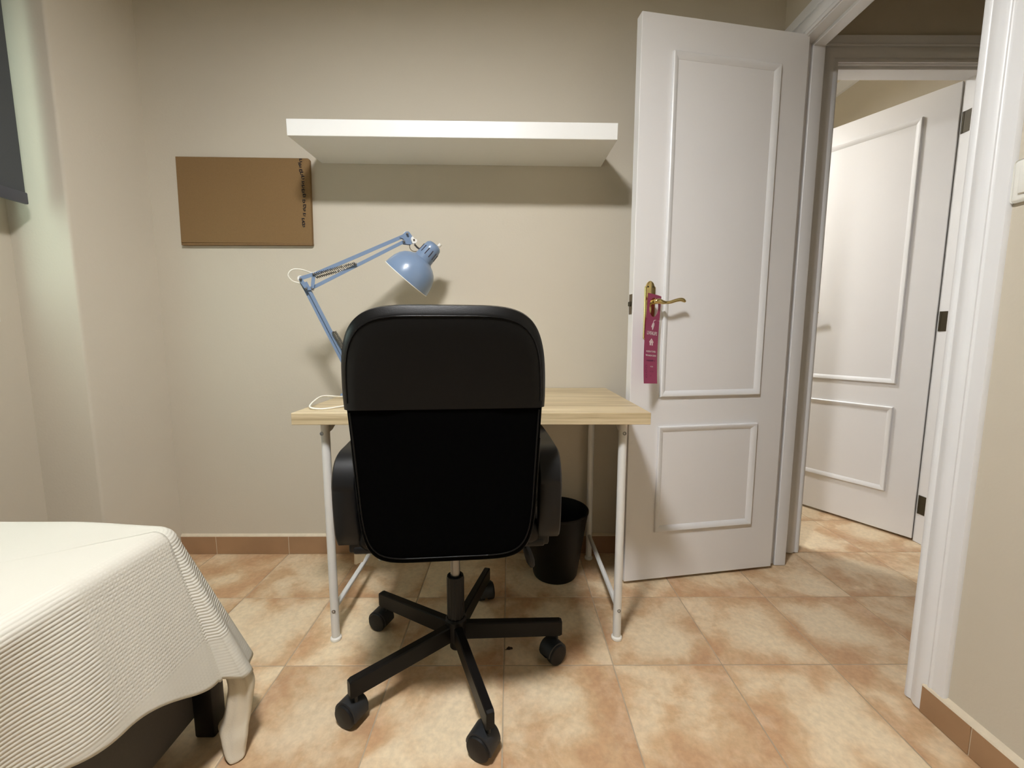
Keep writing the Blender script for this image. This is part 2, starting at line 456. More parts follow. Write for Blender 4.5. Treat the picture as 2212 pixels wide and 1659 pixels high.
# door frames -----------------------------------------------------------
CAS = [(0.0, 0.0), (0.0, 0.007), (0.006, 0.010), (0.012, 0.009), (0.016, 0.006), (0.020, 0.007), (0.030, 0.013), (0.040, 0.0145), (0.050, 0.012),
       (0.056, 0.008), (0.058, 0.011), (0.062, 0.012), (0.065, 0.009), (0.067, 0.0085), (0.086, 0.0105), (0.094, 0.010), (0.097, 0.005), (0.097, 0.0)]
fr = thing('trim_1', 'white moulded frame of the open bedroom doorway', None, (XR, (Y0 + Y1) / 2, 0), kind='structure')
def fn_room(a, b_, h): return (XR - h, a, b_)
def fn_hall(a, b_, h): return (XR2 + h, a, b_)
bm = bmesh.new(); frame_sweep(bm, [(Y0, 0.004), (Y0, ZD), (Y1, ZD), (Y1, 0.004)], CAS, fn_room, False)
link('casing', bm, M['trim'], fr, 40)
bm = bmesh.new(); frame_sweep(bm, [(Y0, 0.004), (Y0, ZD), (Y1, ZD), (Y1, 0.004)], [(d * .9, h) for d, h in CAS], fn_hall, False)
link('casing', bm, M['trim'], fr, 40)
bm = bmesh.new(); frame_sweep(bm, [(Y0, 0.002), (Y0, ZD), (Y1, ZD), (Y1, 0.002)], [(0.002, 0), (-0.004, 0.0), (-0.004, XR2 - XR), (0.002, XR2 - XR)], lambda a, b_, h: (XR + h, a, b_), False)
link('jamb', bm, M['trim'], fr, 40)
bm = bmesh.new(); frame_sweep(bm, [(Y0, 0.002), (Y0, ZD), (Y1, ZD), (Y1, 0.002)], [(-0.003, 0.042), (-0.014, 0.042), (-0.016, 0.044), (-0.016, 0.084), (-0.014, 0.087), (-0.003, 0.087)], lambda a, b_, h: (XR + h, a, b_), False)
link('door_stop', bm, M['trim'], fr, 40)
bm = bmesh.new(); box(bm, 1.068, 1.072, 0.999, 1.003, 1.00, 1.075)
link('strike_plate', bm, M['latch'], fr, 0)

fr2 = thing('trim_2', 'white moulded frame of the doorway across the hall', None, ((FX0 + FX1) / 2, YB, 0), kind='structure')
bm = bmesh.new(); frame_sweep(bm, [(FX0, 0.003), (FX0, ZD - .01), (FX1, ZD - .01), (FX1, 0.003)], CAS, lambda a, b_, h: (a, YB - h, b_), False)
link('casing', bm, M['trim'], fr2, 40)
bm = bmesh.new(); frame_sweep(bm, [(FX0, 0.002), (FX0, ZD - .01), (FX1, ZD - .01), (FX1, 0.002)], [(0.002, 0), (-0.004, 0.0), (-0.004, 0.10), (0.002, 0.10)], lambda a, b_, h: (a, YB + h, b_), False)
link('jamb', bm, M['trim'], fr2, 40)
bm = bmesh.new(); frame_sweep(bm, [(FX0, 0.002), (FX0, ZD - .01), (FX1, ZD - .01), (FX1, 0.002)], [(-0.003, 0.010), (-0.014, 0.010), (-0.016, 0.012), (-0.016, 0.048), (-0.014, 0.050), (-0.003, 0.050)], lambda a, b_, h: (a, YB + h, b_), False)
link('door_stop', bm, M['trim'], fr2, 40)

# doors -------------------------------------------------------------------
def make_door(name, label, P, e, nrm, width, mirror, H=2.0):
    """P: world foot of the leaf's s=0 edge on its front face; e: direction along the leaf; nrm: outward front normal.
    s runs from the latch edge (0) to the hinge edge (width)."""
    P = Vector(P); e = Vector(e).normalized(); nrm = Vector(nrm).normalized()
    root = thing(name, label, None, P, kind='structure')
    def W(s, z, h): return P + e * s + Vector((0, 0, z)) + nrm * h
    bm = bmesh.new()
    vs = box(bm, 0, width, -0.036, 0, 0.012, H, bev=0.0015)
    for v in vs: v.co = W(v.co.x, v.co.z, v.co.y)
    link('leaf', bm, M['door'], root, 30)
    PR = [(0.0, -0.001), (0.0, 0.0085), (-0.003, 0.0108), (-0.006, 0.0104), (-0.0195, 0.0022), (-0.0215, 0.0012), (-0.0225, -0.001)]
    a0, a1 = 0.114, width - 0.112
    for z0, z1 in ((0.722, 1.892), (0.204, 0.612)):
        for side in (1, -1):
            bm = bmesh.new()
            off = 0.0 if side == 1 else -0.036
            frame_sweep(bm, [(a0, z0), (a0, z1), (a1, z1), (a1, z0)], PR, lambda a, b_, h: W(a, b_, off + side * h), True)
            link('panel_moulding', bm, M['trim'], root, 25)
    return root, W

L0 = Vector((0.433, 1.500, 0)); H0 = Vector((1.061, 1.607, 0)); E0 = (H0 - L0).normalized(); N0 = Vector((E0.y, -E0.x, 0))
d1, W1 = make_door('door_1', 'open white two-panel bedroom door with brass lever handle', L0, E0, N0, 0.637, False, 2.004)
# latch plate on the free edge
bm = bmesh.new(); vs = box(bm, -0.0012, 0.0004, -0.029, -0.007, 1.022, 1.092)
for v in vs: v.co = W1(v.co.x, v.co.z, v.co.y)
lp = link('latch_plate', bm, M['latch'], d1, 0)
bm = bmesh.new(); vs = box(bm, -0.008, 0.0004, -0.025, -0.011, 1.050, 1.066, bev=0.002)
for v in vs: v.co = W1(v.co.x, v.co.z, v.co.y)
link('latch_bolt', bm, M['brass_dark'], lp, 0)
# brass back plate
def plate_outline(w2=0.0205, z0=0.915, z1=1.138):
    pts = []
    half = [(w2, z0 + 0.022), (w2 - .004, z0 + 0.018), (w2 - .010, z0 + 0.008), (w2 - .015, z0 + 0.003), (0, z0)]
    top = [(w2, z1 - 0.022), (w2 - .004, z1 - 0.018), (w2 - .009, z1 - 0.007), (w2 - .015, z1 - 0.002), (0, z1)]
    right = [p for p in reversed(half)] + top
    left = [(-x, z) for x, z in reversed(right[1:-1])]
    return right + left
def make_handle(root, W, sc, side=1, base=0.0):
    pl = plate_outline()
    bm = bmesh.new()
    cz = 1.026
    def ring(k, h): return [W(sc + x * k, cz + (z - cz) * (1 - (1 - k) * .2), base + side * h) for x, z in pl]
    loft(bm, [ring(1, 0.0), ring(1, 0.003), ring(0.9, 0.0055), ring(0.78, 0.0065)])
    p_ = link('handle_plate', bm, M['brass'], root, 25)
    bm = bmesh.new()
    for dx, z in ((-0.010, 1.117), (0.010, 1.117), (0, 0.935)):
        q = W(sc + dx, z, base + side * 0.0062)
        lathe(bm, [(0.0032, 0), (0.003, 0.0012), (0.0001, 0.0014)], q, 10, axis=tuple(N0 * side) if root is d1 else (0, 0, 1), cap=True)
    link('screw', bm, M['brass_dark'], p_, 0)
    bm = bmesh.new()
    path = [W(sc, 1.062, base + side * t) for t in (0.004, 0.012, 0.024, 0.036)]
    tube(bm, path, [0.0105, 0.009, 0.0075, 0.0085], 12)
    pp = smooth_path([W(sc - 0.004, 1.062, base + side * .040), W(sc + 0.012, 1.064, base + side * .044), W(sc + 0.030, 1.060, base + side * .046),
                      W(sc + 0.052, 1.0605, base + side * .046), W(sc + 0.078, 1.068, base + side * .045), W(sc + 0.098, 1.0705, base + side * .044), W(sc + 0.113, 1.064, base + side * .043)], 5)
    n_ = len(pp); rr = []
    for i in range(n_):
        t = i / (n_ - 1)
        rr.append(0.0095 if t < .2 else (0.0095 - (t - .2) / .2 * 0.0045 if t < .4 else (0.005 + (t - .4) * 0.004 if t < .93 else 0.0055)))
    rr[0] = 0.004; rr[1] = 0.008; rr[-1] = 0.0035
    tube(bm, pp, rr, 12)
    link('lever_handle', bm, M['brass'], root, 40)
make_handle(d1, W1, 0.062)
make_handle(d1, W1, 0.062, side=-1, base=-0.036)
# hinges on the back edge of the bedroom door
bm = bmesh.new()
for z in (0.20, 1.02, 1.80):
    lathe(bm, [(0.006, 0), (0.006, 0.08)], W1(0.642, z, -0.038), 10, cap=True)
link('hinge', bm, M['brass_dark'], d1, 30)

PF = Vector((1.858, 1.840, 0)); EF = Vector((-0.497, 0.868, 0)).normalized()
NF = Vector((-EF.y, EF.x, 0))
WF = 0.60
d2, W2 = make_door('door_2', 'white two-panel door swung into the room across the hall', PF + EF * WF, -EF, NF, WF, True, 1.985)
make_handle(d2, W2, 0.048)
for z in (1.775, 0.965, 0.138):
    bm = bmesh.new()
    lathe(bm, [(0.006, 0), (0.006, 0.085)], (FX1 - 0.003, YB + 0.088, z), 10, cap=True)
    box(bm, FX1 - 0.0065, FX1 - 0.004, YB + 0.052, YB + 0.090, z, z + 0.085)
    link('hinge', bm, M['brass_dark'], d2, 30)

# window -------------------------------------------------------------------
wn = thing('window_1', 'white framed window behind the grey roller blind', None, (XP, (WY0 + WY1) / 2, WZ0), kind='structure')
bm = bmesh.new()
FP = [(0.0, 0.0), (0.0, 0.012), (-0.006, 0.018), (-0.040, 0.018), (-0.046, 0.012), (-0.046, -0.045), (0.0, -0.045)]
frame_sweep(bm, [(WY0, WZ0), (WY0, WZ1), (WY1, WZ1), (WY1, WZ0)], FP, lambda a, b_, h: (XP - 0.012 + h, a, b_), True)
link('window_frame', bm, M['upvc'], wn, 30)
ym = (WY0 + WY1) / 2
for a, c in ((WY0 + .046, ym), (ym, WY1 - .046)):
    bm = bmesh.new()
    frame_sweep(bm, [(a + .002, WZ0 + .048), (a + .002, WZ1 - .048), (c - .002, WZ1 - .048), (c - .002, WZ0 + .048)],
                [(0, -.03), (0, .002), (-.005, .006), (-.042, .006), (-.046, .001), (-.046, -.03)], lambda p, q, h: (XP - 0.02 + h, p, q), True)
    sash = link('sash', bm, M['upvc'], wn, 30)
    bm = bmesh.new()
    frame_sweep(bm, [(a + .048, WZ0 + .094), (a + .048, WZ1 - .094), (c - .048, WZ1 - .094), (c - .048, WZ0 + .094)],
                [(0, -.02), (0, .001), (-.004, .001), (-.004, -.02)], lambda p, q, h: (XP - 0.02 + h, p, q), True)
    link('gasket', bm, M['gasket'], sash, 0)
    link('pane', B(XP - 0.036, XP - 0.032, a + .045, c - .045, WZ0 + .09, WZ1 - .09), M['glass'], sash, 0)

# ------------------------------------------------------------------ lamps that light the rooms, plus an added hall fill
def ceiling_lamp(name, label, pos, glow, r):
    """opaque white dish on a cord with a glowing round diffuser that faces down"""
    x, y, z = pos
    root = thing(name, label, 'ceiling lamp', (x, y, CEIL))
    bm = bmesh.new(); lathe(bm, [(0.05, 0), (0.05, -0.012), (0.02, -0.028), (0.004, -0.03)], (x, y, CEIL), 20); link('ceiling_rose', bm, M['white_plastic'], root)
    bm = bmesh.new(); tube(bm, [(x, y, CEIL - .02), (x, y, z + .05)], 0.003, 8); link('cord', bm, M['cable'], root)
    bm = bmesh.new(); lathe(bm, [(0.0001, .055), (0.03, .054), (0.06, .045), (r + .012, .012), (r + .014, 0.0), (r + .006, -.002), (r + .002, .004)], pos, 40); link('dish', bm, M['white_plastic'], root)
    bm = bmesh.new(); lathe(bm, [(0.0001, 0.0), (r * .5, 0.0), (r + .003, 0.002), (r + .003, .006), (0.0001, .006)], pos, 40); link('diffuser', bm, glow, root, 20)
ceiling_lamp('pendant_lamp', 'lit white dish pendant hanging in the bedroom in front of the desk', LAMP_POS, M['bulb'], 0.13)
ceiling_lamp('pendant_lamp', 'lit dish pendant in the room across the hall', (0.68, 2.45, 2.30), M['bulb2'], 0.12)
ceiling_lamp('pendant_lamp', 'added dim warm fill light in the hall, shaped as a dish pendant', (1.68, -0.9, 2.32), M['hall_fill'], 0.11)  # out-of-view fill added to lift the hall's ambient light

# ------------------------------------------------------------------ roller blind
rb = thing('roller_blind', 'grey roller blind with bottom bar hanging before the left window', 'blind', (-1.56, 0.83, 2.3))
BX = -1.56
bm = bmesh.new()
nY = 24
grid = [[(BX + 0.0012 * sin(k * 1.3) * (1 if 0 < k < nY else 0), 0.20 + (1.413 - 0.20) * k / nY, z) for k in range(nY + 1)] for z in (1.399, 1.6, 1.85, 2.1, 2.30)]
R_ = loft(bm, [[(x, y, z) for x, y, z in r] + [(x - .0008, y, z) for x, y, z in reversed(r)] for r in grid])
link('blind_fabric', bm, M['blind'], rb, 60)
link('bottom_bar', B(BX - 0.006, BX + 0.006, 0.20, 1.415, 1.366, 1.402, bev=0.003, seg=2), M['blindbar'], rb)
bm = bmesh.new(); tube(bm, [(BX, 0.20, 2.32), (BX, 1.42, 2.32)], 0.022, 14); link('roller_tube', bm, M['blind'], rb)
for y in (0.185, 1.425): link('bracket', B(XP - 0.001, BX + 0.03, y - .008, y + .008, 2.285, 2.355, bev=.003), M['white_plastic'], rb)

# ------------------------------------------------------------------ wall shelf (sags a little at the front)
sh = thing('floating_shelf', 'thick white floating shelf on the wall above the desk', 'shelf', (-0.192, YB, 1.66))
bm = bmesh.new(); vs = box(bm, -0.55, 0.55, -0.262, 0.0, -0.026, 0.026, bev=0.0012)
mt = Matrix.Translation((-0.192, YB - 0.002, 1.640)) @ Matrix.Rotation(radians(0.62), 4, 'Y') @ Matrix.Rotation(radians(3.0), 4, 'X')
for v in vs: v.co = mt @ v.co
link('shelf_board', bm, M['shelf'], sh)

# ------------------------------------------------------------------ brown board with marker scribbles
bd = thing('pin_board', 'brown rectangular board on the wall with black scribbled marks', 'board', (-1.045, YB, 1.31))
bm = bmesh.new()
pl_ = [(-1.307, 1.640), (-0.793, 1.634), (-0.788, 1.632), (-0.785, 1.627), (-0.791, 1.311), (-1.313, 1.314)]
rings = [[(x, YB - 0.001, z) for x, z in pl_], [(x, YB - 0.013, z) for x, z in pl_], [(x * 1 + (0.0015 if x < -1 else -0.0015), YB - 0.0145, z + (0.0015 if z < 1.5 else -0.0015)) for x, z in pl_]]
loft(bm, rings); link('panel', bm, [M['board']], bd, 0)
link('lower_lip', B(-1.311, -0.790, YB - 0.0165, YB - 0.001, 1.304, 1.3125, bev=.001), M['board_edge'], bd)
rs = random.Random(5)
bm = bmesh.new()
gx = [-0.8179, -0.8228, -0.8203, -0.8201, -0.8165, -0.8132, -0.8134, -0.8139, -0.8148, -0.8114, -0.8141, -0.8122, -0.8138, -0.8147, -0.821, -0.8199, -0.8204]
gz = [1.6278, 1.6141, 1.6072, 1.589, 1.5797, 1.5641, 1.5451, 1.5303, 1.5144, 1.4969, 1.4754, 1.4567, 1.4421, 1.4245, 1.4051, 1.391, 1.3821]
for z, x in zip(gz, gx):
    k = rs.uniform(.8, 1.15); ph = rs.uniform(-.5, .5)
    loop = []
    for q in range(9):
        a = q / 8 * 2 * pi * rs.choice((.9, 1.0, 1.05)) + ph
        loop.append((x + .0044 * k * cos(a) - 0.001 * q / 8, YB - 0.0152, z + .0042 * k * sin(a) - .0006 * q))
    loop.append((x + rs.uniform(-.005, .004), YB - 0.0152, z - .008 * k))
    loop = [(x - .0062, YB - .0152, z + .0030)] + loop
    tube(bm, smooth_path(loop, 3), 0.0013, 5)
link('marker_scribble', bm, M['ink'], bd, 0)

# ------------------------------------------------------------------ desk
DX0, DX1, DY0, DY1, DZ = -0.618, 0.397, 1.162, 1.738, 0.729
dk = thing('desk', 'pale oak desk with white tubular legs against the wall', 'desk', (-0.11, 1.45, 0))
link('desktop', B(DX0, DX1, DY0, DY1, DZ - 0.034, DZ, bev=0.0012), M['wood'], dk)
for sx, yy in ((-0.547, 0), (0.333, 1)):
    sf = bpy.data.objects.new('side_frame', None); sf.empty_display_size = .03; COL.objects.link(sf); sf.parent = dk; sf.location = (sx + 0.11, 0, 0)
    for y in (1.215, 1.690):
        bm = bmesh.new(); lathe(bm, [(0.0125, 0.006), (0.0125, DZ - 0.036)], (sx, y, 0), 20, cap=True)
        link('leg', bm, M['legwhite'], sf)
        bm = bmesh.new(); lathe(bm, [(0.0155, 0.0), (0.0168, 0.002), (0.0165, 0.008), (0.0135, 0.012)], (sx, y, 0), 20, cap=True)
        link('foot_cap', bm, M['white_plastic'], sf)
    bm = bmesh.new(); tube(bm, [(sx, 1.215, 0.105), (sx, 1.690, 0.105)], 0.0085, 12); link('crossbar', bm, M['legwhite'], sf)
    bm = bmesh.new()
    prism(bm, [(1.215, DZ - .0345), (1.690, DZ - .0345), (1.690, DZ - .06), (1.66, DZ - .05), (1.28, DZ - .05), (1.245, DZ - .066), (1.215, DZ - .07)], lambda p: (sx - .008, p[0], p[1]), lambda p: (sx + .008, p[0], p[1]))
    link('top_rail', bm, M['legwhite'], sf)
    for z in (0.660, 0.101):
        bm = bmesh.new(); dxs = -0.006 if z > .3 and yy == 0 else 0.002
        lathe(bm, [(0.0058, 0), (0.0055, 0.0018), (0.0032, 0.0018), (0.0026, 0.0004), (0.0001, 0.0004)], (sx + dxs, 1.2035, z), 12, axis=(0, -1, 0), cap=True)
        link('screw', bm, M['chrome'], sf, 0)

# ------------------------------------------------------------------ waste bin
bn = thing('waste_bin', 'round black tapered waste bin under the desk', 'bin', (0.178, 1.585, 0))
bm = bmesh.new()
lathe(bm, [(0.0001, 0.003), (0.078, 0.003), (0.084, 0.0), (0.087, 0.006), (0.126, 0.258), (0.129, 0.262), (0.129, 0.268), (0.124, 0.269), (0.1225, 0.262), (0.084, 0.012), (0.0001, 0.010)], (0.178, 1.585, 0), 48)
link('bucket', bm, M['bin'], bn)

# ------------------------------------------------------------------ light switch at the right edge
ls = thing('light_switch', 'white rounded light switch beside the doorway casing', 'switch', (XR, 0.865, 1.26))
link('plate', B(XR - 0.010, XR, 0.822, 0.908, 1.217, 1.303, bev=0.008, seg=4), M['white_plastic'], ls)
link('rocker', B(XR - 0.015, XR - 0.008, 0.838, 0.892, 1.233, 1.287, bev=0.003, seg=2), M['white_plastic'], ls)

# ------------------------------------------------------------------ door hanger
def door_hanger():
    root = thing('door_hanger', 'magenta card door hanger on the brass lever', 'door hanger', W1(0.066, 1.05, 0.05))
    ang = radians(31)
    wd = (E0 * cos(ang) - N0 * sin(ang)).normalized()       # left edge stands out towards the room
    nn = Vector((wd.y, -wd.x, 0))
    cw = 0.086; hgt = 0.308; c0 = W1(0.060, 1.087, 0.040)
    til = radians(4.6)
    def MP(a, b_, h=0.0):
        a2 = a * cos(til) - b_ * sin(til); b2 = b_ * cos(til) + a * sin(til)
        bend = 0.030 * max(0, (b_ - 0.12) / hgt) ** 2
        return c0 + wd * a2 + Vector((0, 0, -b2)) + nn * (h + bend) 
    # card with an oval hole: ring of quads between the hole and the rectangle, then the lower part
    bm = bmesh.new(); n = 24; hc = 0.044
    hole = [(0.029 * cos(2 * pi * i / n), hc + 0.033 * sin(2 * pi * i / n) * -1) for i in range(n)]
    def rectpt(i):
        a = 2 * pi * i / n; dx, dy = cos(a), -sin(a)
        k = min((cw / 2) / abs(dx) if abs(dx) > 1e-6 else 9, (0.044) / abs(dy) if abs(dy) > 1e-6 else 9)
        return (dx * k, hc + dy * k)
    outer = [rectpt(i) for i in range(n)]
    for h in (0.0, 0.0009):
        A = [bm.verts.new(MP(x, y, h)) for x, y in hole]; Bv = [bm.verts.new(MP(x, y, h)) for x, y in outer]
        for i in range(n):
            j = (i + 1) % n; bm.faces.new((A[i], A[j], Bv[j], Bv[i]))
        if h == 0: A0, B0 = A, Bv
        else:
            for i in range(n):
                j = (i + 1) % n; bm.faces.new((A0[i], A0[j], A[j], A[i]))
    rows = [0.088 + (hgt - 0.088) * k / 14 for k in range(15)]
    for h in (0.0, 0.0009):
        Rr = [[bm.verts.new(MP(-cw / 2 + cw * q / 4, r, h)) for q in range(5)] for r in rows]
        for a, b2 in zip(Rr, Rr[1:]):
            for q in range(4): bm.faces.new((a[q], a[q + 1], b2[q + 1], b2[q]))
    bmesh.ops.remove_doubles(bm, verts=bm.verts, dist=0.00005)
    link('card', bm, M['magenta'], root, 0)
    def text(body, size, cx, cy, name, m, stretch=1.0, bold=0.0):
        cu = bpy.data.curves.new('t', 'FONT'); cu.body = body; cu.size = size; cu.align_x = 'CENTER'; cu.align_y = 'CENTER'; cu.offset = bold
        to = bpy.data.objects.new('t', cu); COL.objects.link(to)
        bpy.context.view_layer.update()
        me = bpy.data.meshes.new_from_object(to)
        bpy.data.objects.remove(to); bpy.data.curves.remove(cu)
        bm = bmesh.new(); bm.from_mesh(me); bpy.data.meshes.remove(me)
        for v in bm.verts: v.co = MP(cx + v.co.x * stretch, cy - v.co.y, 0.0014)
        return link(name, bm, m, root, 0)
    text('LIVE4LIFE', 0.0165, 0.000, 0.134, 'lettering', M['tagwhite'], 0.98, 0.0005)
    text('ALQUILA TU PISO', 0.0078, 0, 0.197, 'lettering', M['tagwhite'], 0.98, 0.0003)
    text('TIPO SALON CODOS', 0.0072, 0, 0.211, 'lettering', M['tagwhite'], 0.98, 0.0003)
    text('www.live4life.es', 0.0085, 0, 0.228, 'lettering', M['tagdark'], 1.0, 0.0003)
    text('ALOJA', 0.0065, 0.006, 0.249, 'lettering', M['tagwhite'], 1.0)
    text('LIVE  LIFE', 0.0060, 0.006, 0.266, 'lettering', M['tagdark'], 1.0)
    text('info', 0.0060, 0.0, 0.281, 'lettering', M['tagdark'], 1.0)
    def poly(name, shapes, m):
        bm = bmesh.new()
        for sh_ in shapes:
            loft(bm, [[MP(x, y, 0.0010) for x, y in sh_], [MP(x, y, 0.0014) for x, y in sh_]])
        link(name, bm, m, root, 0)
    # hand emblem: curved stem above a mitten-like hand
    hand = [(0.000, 0.093), (0.006, 0.090), (0.010, 0.092), (0.011, 0.098), (0.008, 0.106), (0.005, 0.113), (0.001, 0.1165), (-0.001, 0.113), (-0.001, 0.108), (-0.006, 0.107), (-0.0065, 0.104), (-0.003, 0.098)]
    stem = [(0.0035, 0.092), (0.003, 0.087), (0.006, 0.082), (0.014, 0.080), (0.019, 0.0795), (0.019, 0.081), (0.013, 0.082), (0.0075, 0.0845), (0.0055, 0.088), (0.0065, 0.092)]
    poly('hand_emblem', [[(x, y + .006) for x, y in q] for q in (hand, stem)], M['tagwhite'])
    roof = [(-0.014, 0.164), (0.000, 0.1515), (0.014, 0.164), (0.0115, 0.1665), (0.0, 0.156), (-0.0115, 0.1665)]
    lft = [(-0.0095, 0.166), (-0.002, 0.1595), (-0.002, 0.1755), (-0.0095, 0.1755)]
    rgt = [(0.0095, 0.166), (0.003, 0.1605), (0.003, 0.1755), (0.0095, 0.1755)]
    mid_ = [(-0.002, 0.1595), (0.0, 0.158), (0.003, 0.1605), (0.003, 0.1675), (-0.002, 0.1675)]
    poly('house_emblem', [roof, lft, rgt, mid_], M['tagwhite'])
    for cyy in (0.250, 0.266, 0.282):
        bm = bmesh.new()
        outer = [(-0.028 + 0.0062 * cos(2 * pi * i / 20), cyy + 0.0062 * sin(2 * pi * i / 20)) for i in range(20)]
        inner = [(-0.028 + 0.0047 * cos(2 * pi * i / 20), cyy + 0.0047 * sin(2 * pi * i / 20)) for i in range(20)]
        A = [bm.verts.new(MP(x, y, .0014)) for x, y in outer]; Bq = [bm.verts.new(MP(x, y, .0014)) for x, y in inner]
        for i in range(20): j = (i + 1) % 20; bm.faces.new((A[i], A[j], Bq[j], Bq[i]))
        link('round_icon', bm, M['tagdark'], root, 0)
door_hanger()

# ------------------------------------------------------------------ work lamp
def work_lamp():
    Yl = 1.45
    root = thing('desk_lamp', 'light blue spring-arm desk lamp on the desk behind the chair', 'lamp', (-0.555, Yl, DZ))
    # arm plane: vertical, from the elbow (a = 0) towards the head, turned a little to the wall
    EV = Vector((1.0, 0.40, 0)).normalized(); NV = Vector((-EV.y, EV.x, 0)); EL = Vector((-0.705, Yl, 0))
    def P(a, z, dy=0.0): return EL + EV * a + NV * dy + Vector((0, 0, z))
    def bar(bm, a, b_, wz=0.0105, ty=0.006, dy=0.0):
        a = P(a[0], a[1], dy); b_ = P(b_[0], b_[1], dy); d = (b_ - a).normalized(); s = d.cross(NV).normalized() * (wz / 2); t = NV * (ty / 2)
        loft(bm, [[a + s + t, a - s + t, a - s - t, a + s - t], [b_ + s + t, b_ - s + t, b_ - s - t, b_ + s - t]])
    # clamp and swivel
    bm = bmesh.new(); box(bm, -0.605, -0.540, 1.472, 1.532, DZ, DZ + .012, bev=.003); lathe(bm, [(0.016, .012), (0.016, .035), (0.011, .045), (0.009, .070)], (-0.575, 1.502, DZ), 20, cap=True)
    link('clamp', bm, M['blue'], root)
    bm = bmesh.new(); box(bm, -0.595, -0.553, 1.490, 1.514, DZ + .064, DZ + .092, bev=.003); link('swivel_bracket', bm, M['blue'], root)
    # lower arm: two parallel bars
    for off, dy in ((0.0, 0.004), (0.0125, -0.004)):
        bm = bmesh.new(); bar(bm, (-0.0027 + off, 1.1279 - off * .2), (0.1343 + off * 1.1, 0.8074 - off * .1), 0.0115, 0.006, dy)
        link('lower_arm', bm, M['blue'], root, 0)
    # elbow: open triangle plate
    bm = bmesh.new()
    for a, b_, ww in (((-0.0054, 1.1357), (0.0373, 1.152), .012), ((-0.0054, 1.1357), (0.0136, 1.1036), .012), ((0.0373, 1.152), (0.0309, 1.1043), .011), ((0.0118, 1.1035), (0.0318, 1.1053), .012)):
        bar(bm, a, b_, ww, 0.004, -0.010)
    link('elbow_plate', bm, M['blue'], root, 0)
    # upper arm
    bm = bmesh.new(); bar(bm, (0.0373, 1.152), (0.353, 1.3114), .0120, .006, -0.002); link('upper_arm', bm, M['blue'], root, 0)
    bm = bmesh.new(); bar(bm, (0.03, 1.1072), (0.3401, 1.2853), .0110, .006, -0.002); link('upper_arm', bm, M['blue'], root, 0)
    # springs: twin coils
    def spring(a, b_, dy, name='spring'):
        a = P(*a, dy); b_ = P(*b_, dy); n = 90; d = b_ - a; t = d.normalized(); u = t.cross(NV).normalized(); v = t.cross(u)
        pts = [a + d * (i / n) + u * (0.0042 * cos(i * 1.57)) + v * (0.0042 * sin(i * 1.57)) for i in range(n + 1)]
        bm = bmesh.new(); tube(bm, pts, 0.0013, 5, flat=None); tube(bm, [a, b_], 0.0012, 6)
        link(name, bm, M['chrome'], root, 60)
    spring((0.041, 1.1522), (0.1703, 1.1965), -0.014); spring((0.0428, 1.1442), (0.1723, 1.1904), 0.010)
    spring((0.0876, 0.9583), (0.1353, 0.8622), -0.014); spring((0.0951, 0.9604), (0.143, 0.8652), 0.010)
    # bolts
    for x, z in ((-0.0036, 1.1338), (0.0373, 1.152), (0.0118, 1.1025), (0.0309, 1.1032), (0.3519, 1.3113), (0.3391, 1.2841), (0.1713, 1.1945), (0.0904, 0.9573)):
        bm = bmesh.new(); lathe(bm, [(0.0042, -0.016), (0.0042, 0.018), (0.0030, 0.020), (0.0001, 0.0205)], P(x, z), 10, axis=-NV, cap=True)
        link('bolt', bm, M['chrome'], root, 30)
    # head bracket
    bm = bmesh.new()
    hb = [(0.3253, 1.2982), (0.3476, 1.3208), (0.3573, 1.3216), (0.3637, 1.3156), (0.3789, 1.2928), (0.3648, 1.2758), (0.338, 1.277), (0.3327, 1.2847), (0.3401, 1.294)]
    prism(bm, hb, lambda p: P(p[0], p[1], -0.009), lambda p: P(p[0], p[1], -0.006))
    prism(bm, hb, lambda p: P(p[0], p[1], 0.005), lambda p: P(p[0], p[1], 0.008))
    link('head_bracket', bm, M['blue'], root, 0)
    # white wing nut
    bm = bmesh.new()
    wnp = [(0.3659, 1.3005), (0.3702, 1.3031), (0.3756, 1.2958), (0.3843, 1.2933), (0.3854, 1.2868), (0.3799, 1.2797), (0.3691, 1.2778), (0.3659, 1.2852), (0.3637, 1.2938)]
    prism(bm, wnp, lambda p: P(p[0], p[1], -0.022), lambda p: P(p[0], p[1], -0.009))
    link('wing_nut', bm, M['white_plastic'], root, 30)
    bm = bmesh.new(); lathe(bm, [(0.0038, 0), (0.0038, 0.002), (0.0018, 0.002), (0.0016, 0.0005)], P(0.374, 1.2902, -0.022), 6, axis=-NV, cap=True); link('hex_nut', bm, M['latch'], root, 0)
    # white cap behind the head joint
    bm = bmesh.new(); lathe(bm, [(0.0125, -0.004), (0.0125, 0.004)], P(0.3519, 1.3113, 0.004), 18, axis=NV, cap=True)
    link('joint_cap', bm, M['white_plastic'], root)
    bm = bmesh.new(); lathe(bm, [(0.0095, -0.003), (0.0095, 0.004)], P(-0.0054, 1.1387, 0.009), 18, axis=NV, cap=True)
    link('joint_cap', bm, M['white_plastic'], root)
    # stem to the socket
    bm = bmesh.new(); tube(bm, [P(0.3789, 1.2797), P(0.3886, 1.2694), P(0.3985, 1.2636)], 0.0035, 8); link('socket_stem', bm, M['chrome'], root)
    # shade and socket share an axis, tilted down to the left and a little forward
    rim = P(0.346, 1.1524, -0.004); ax = Vector((0.66, 0.02, 0.75)).normalized()
    bm = bmesh.new()
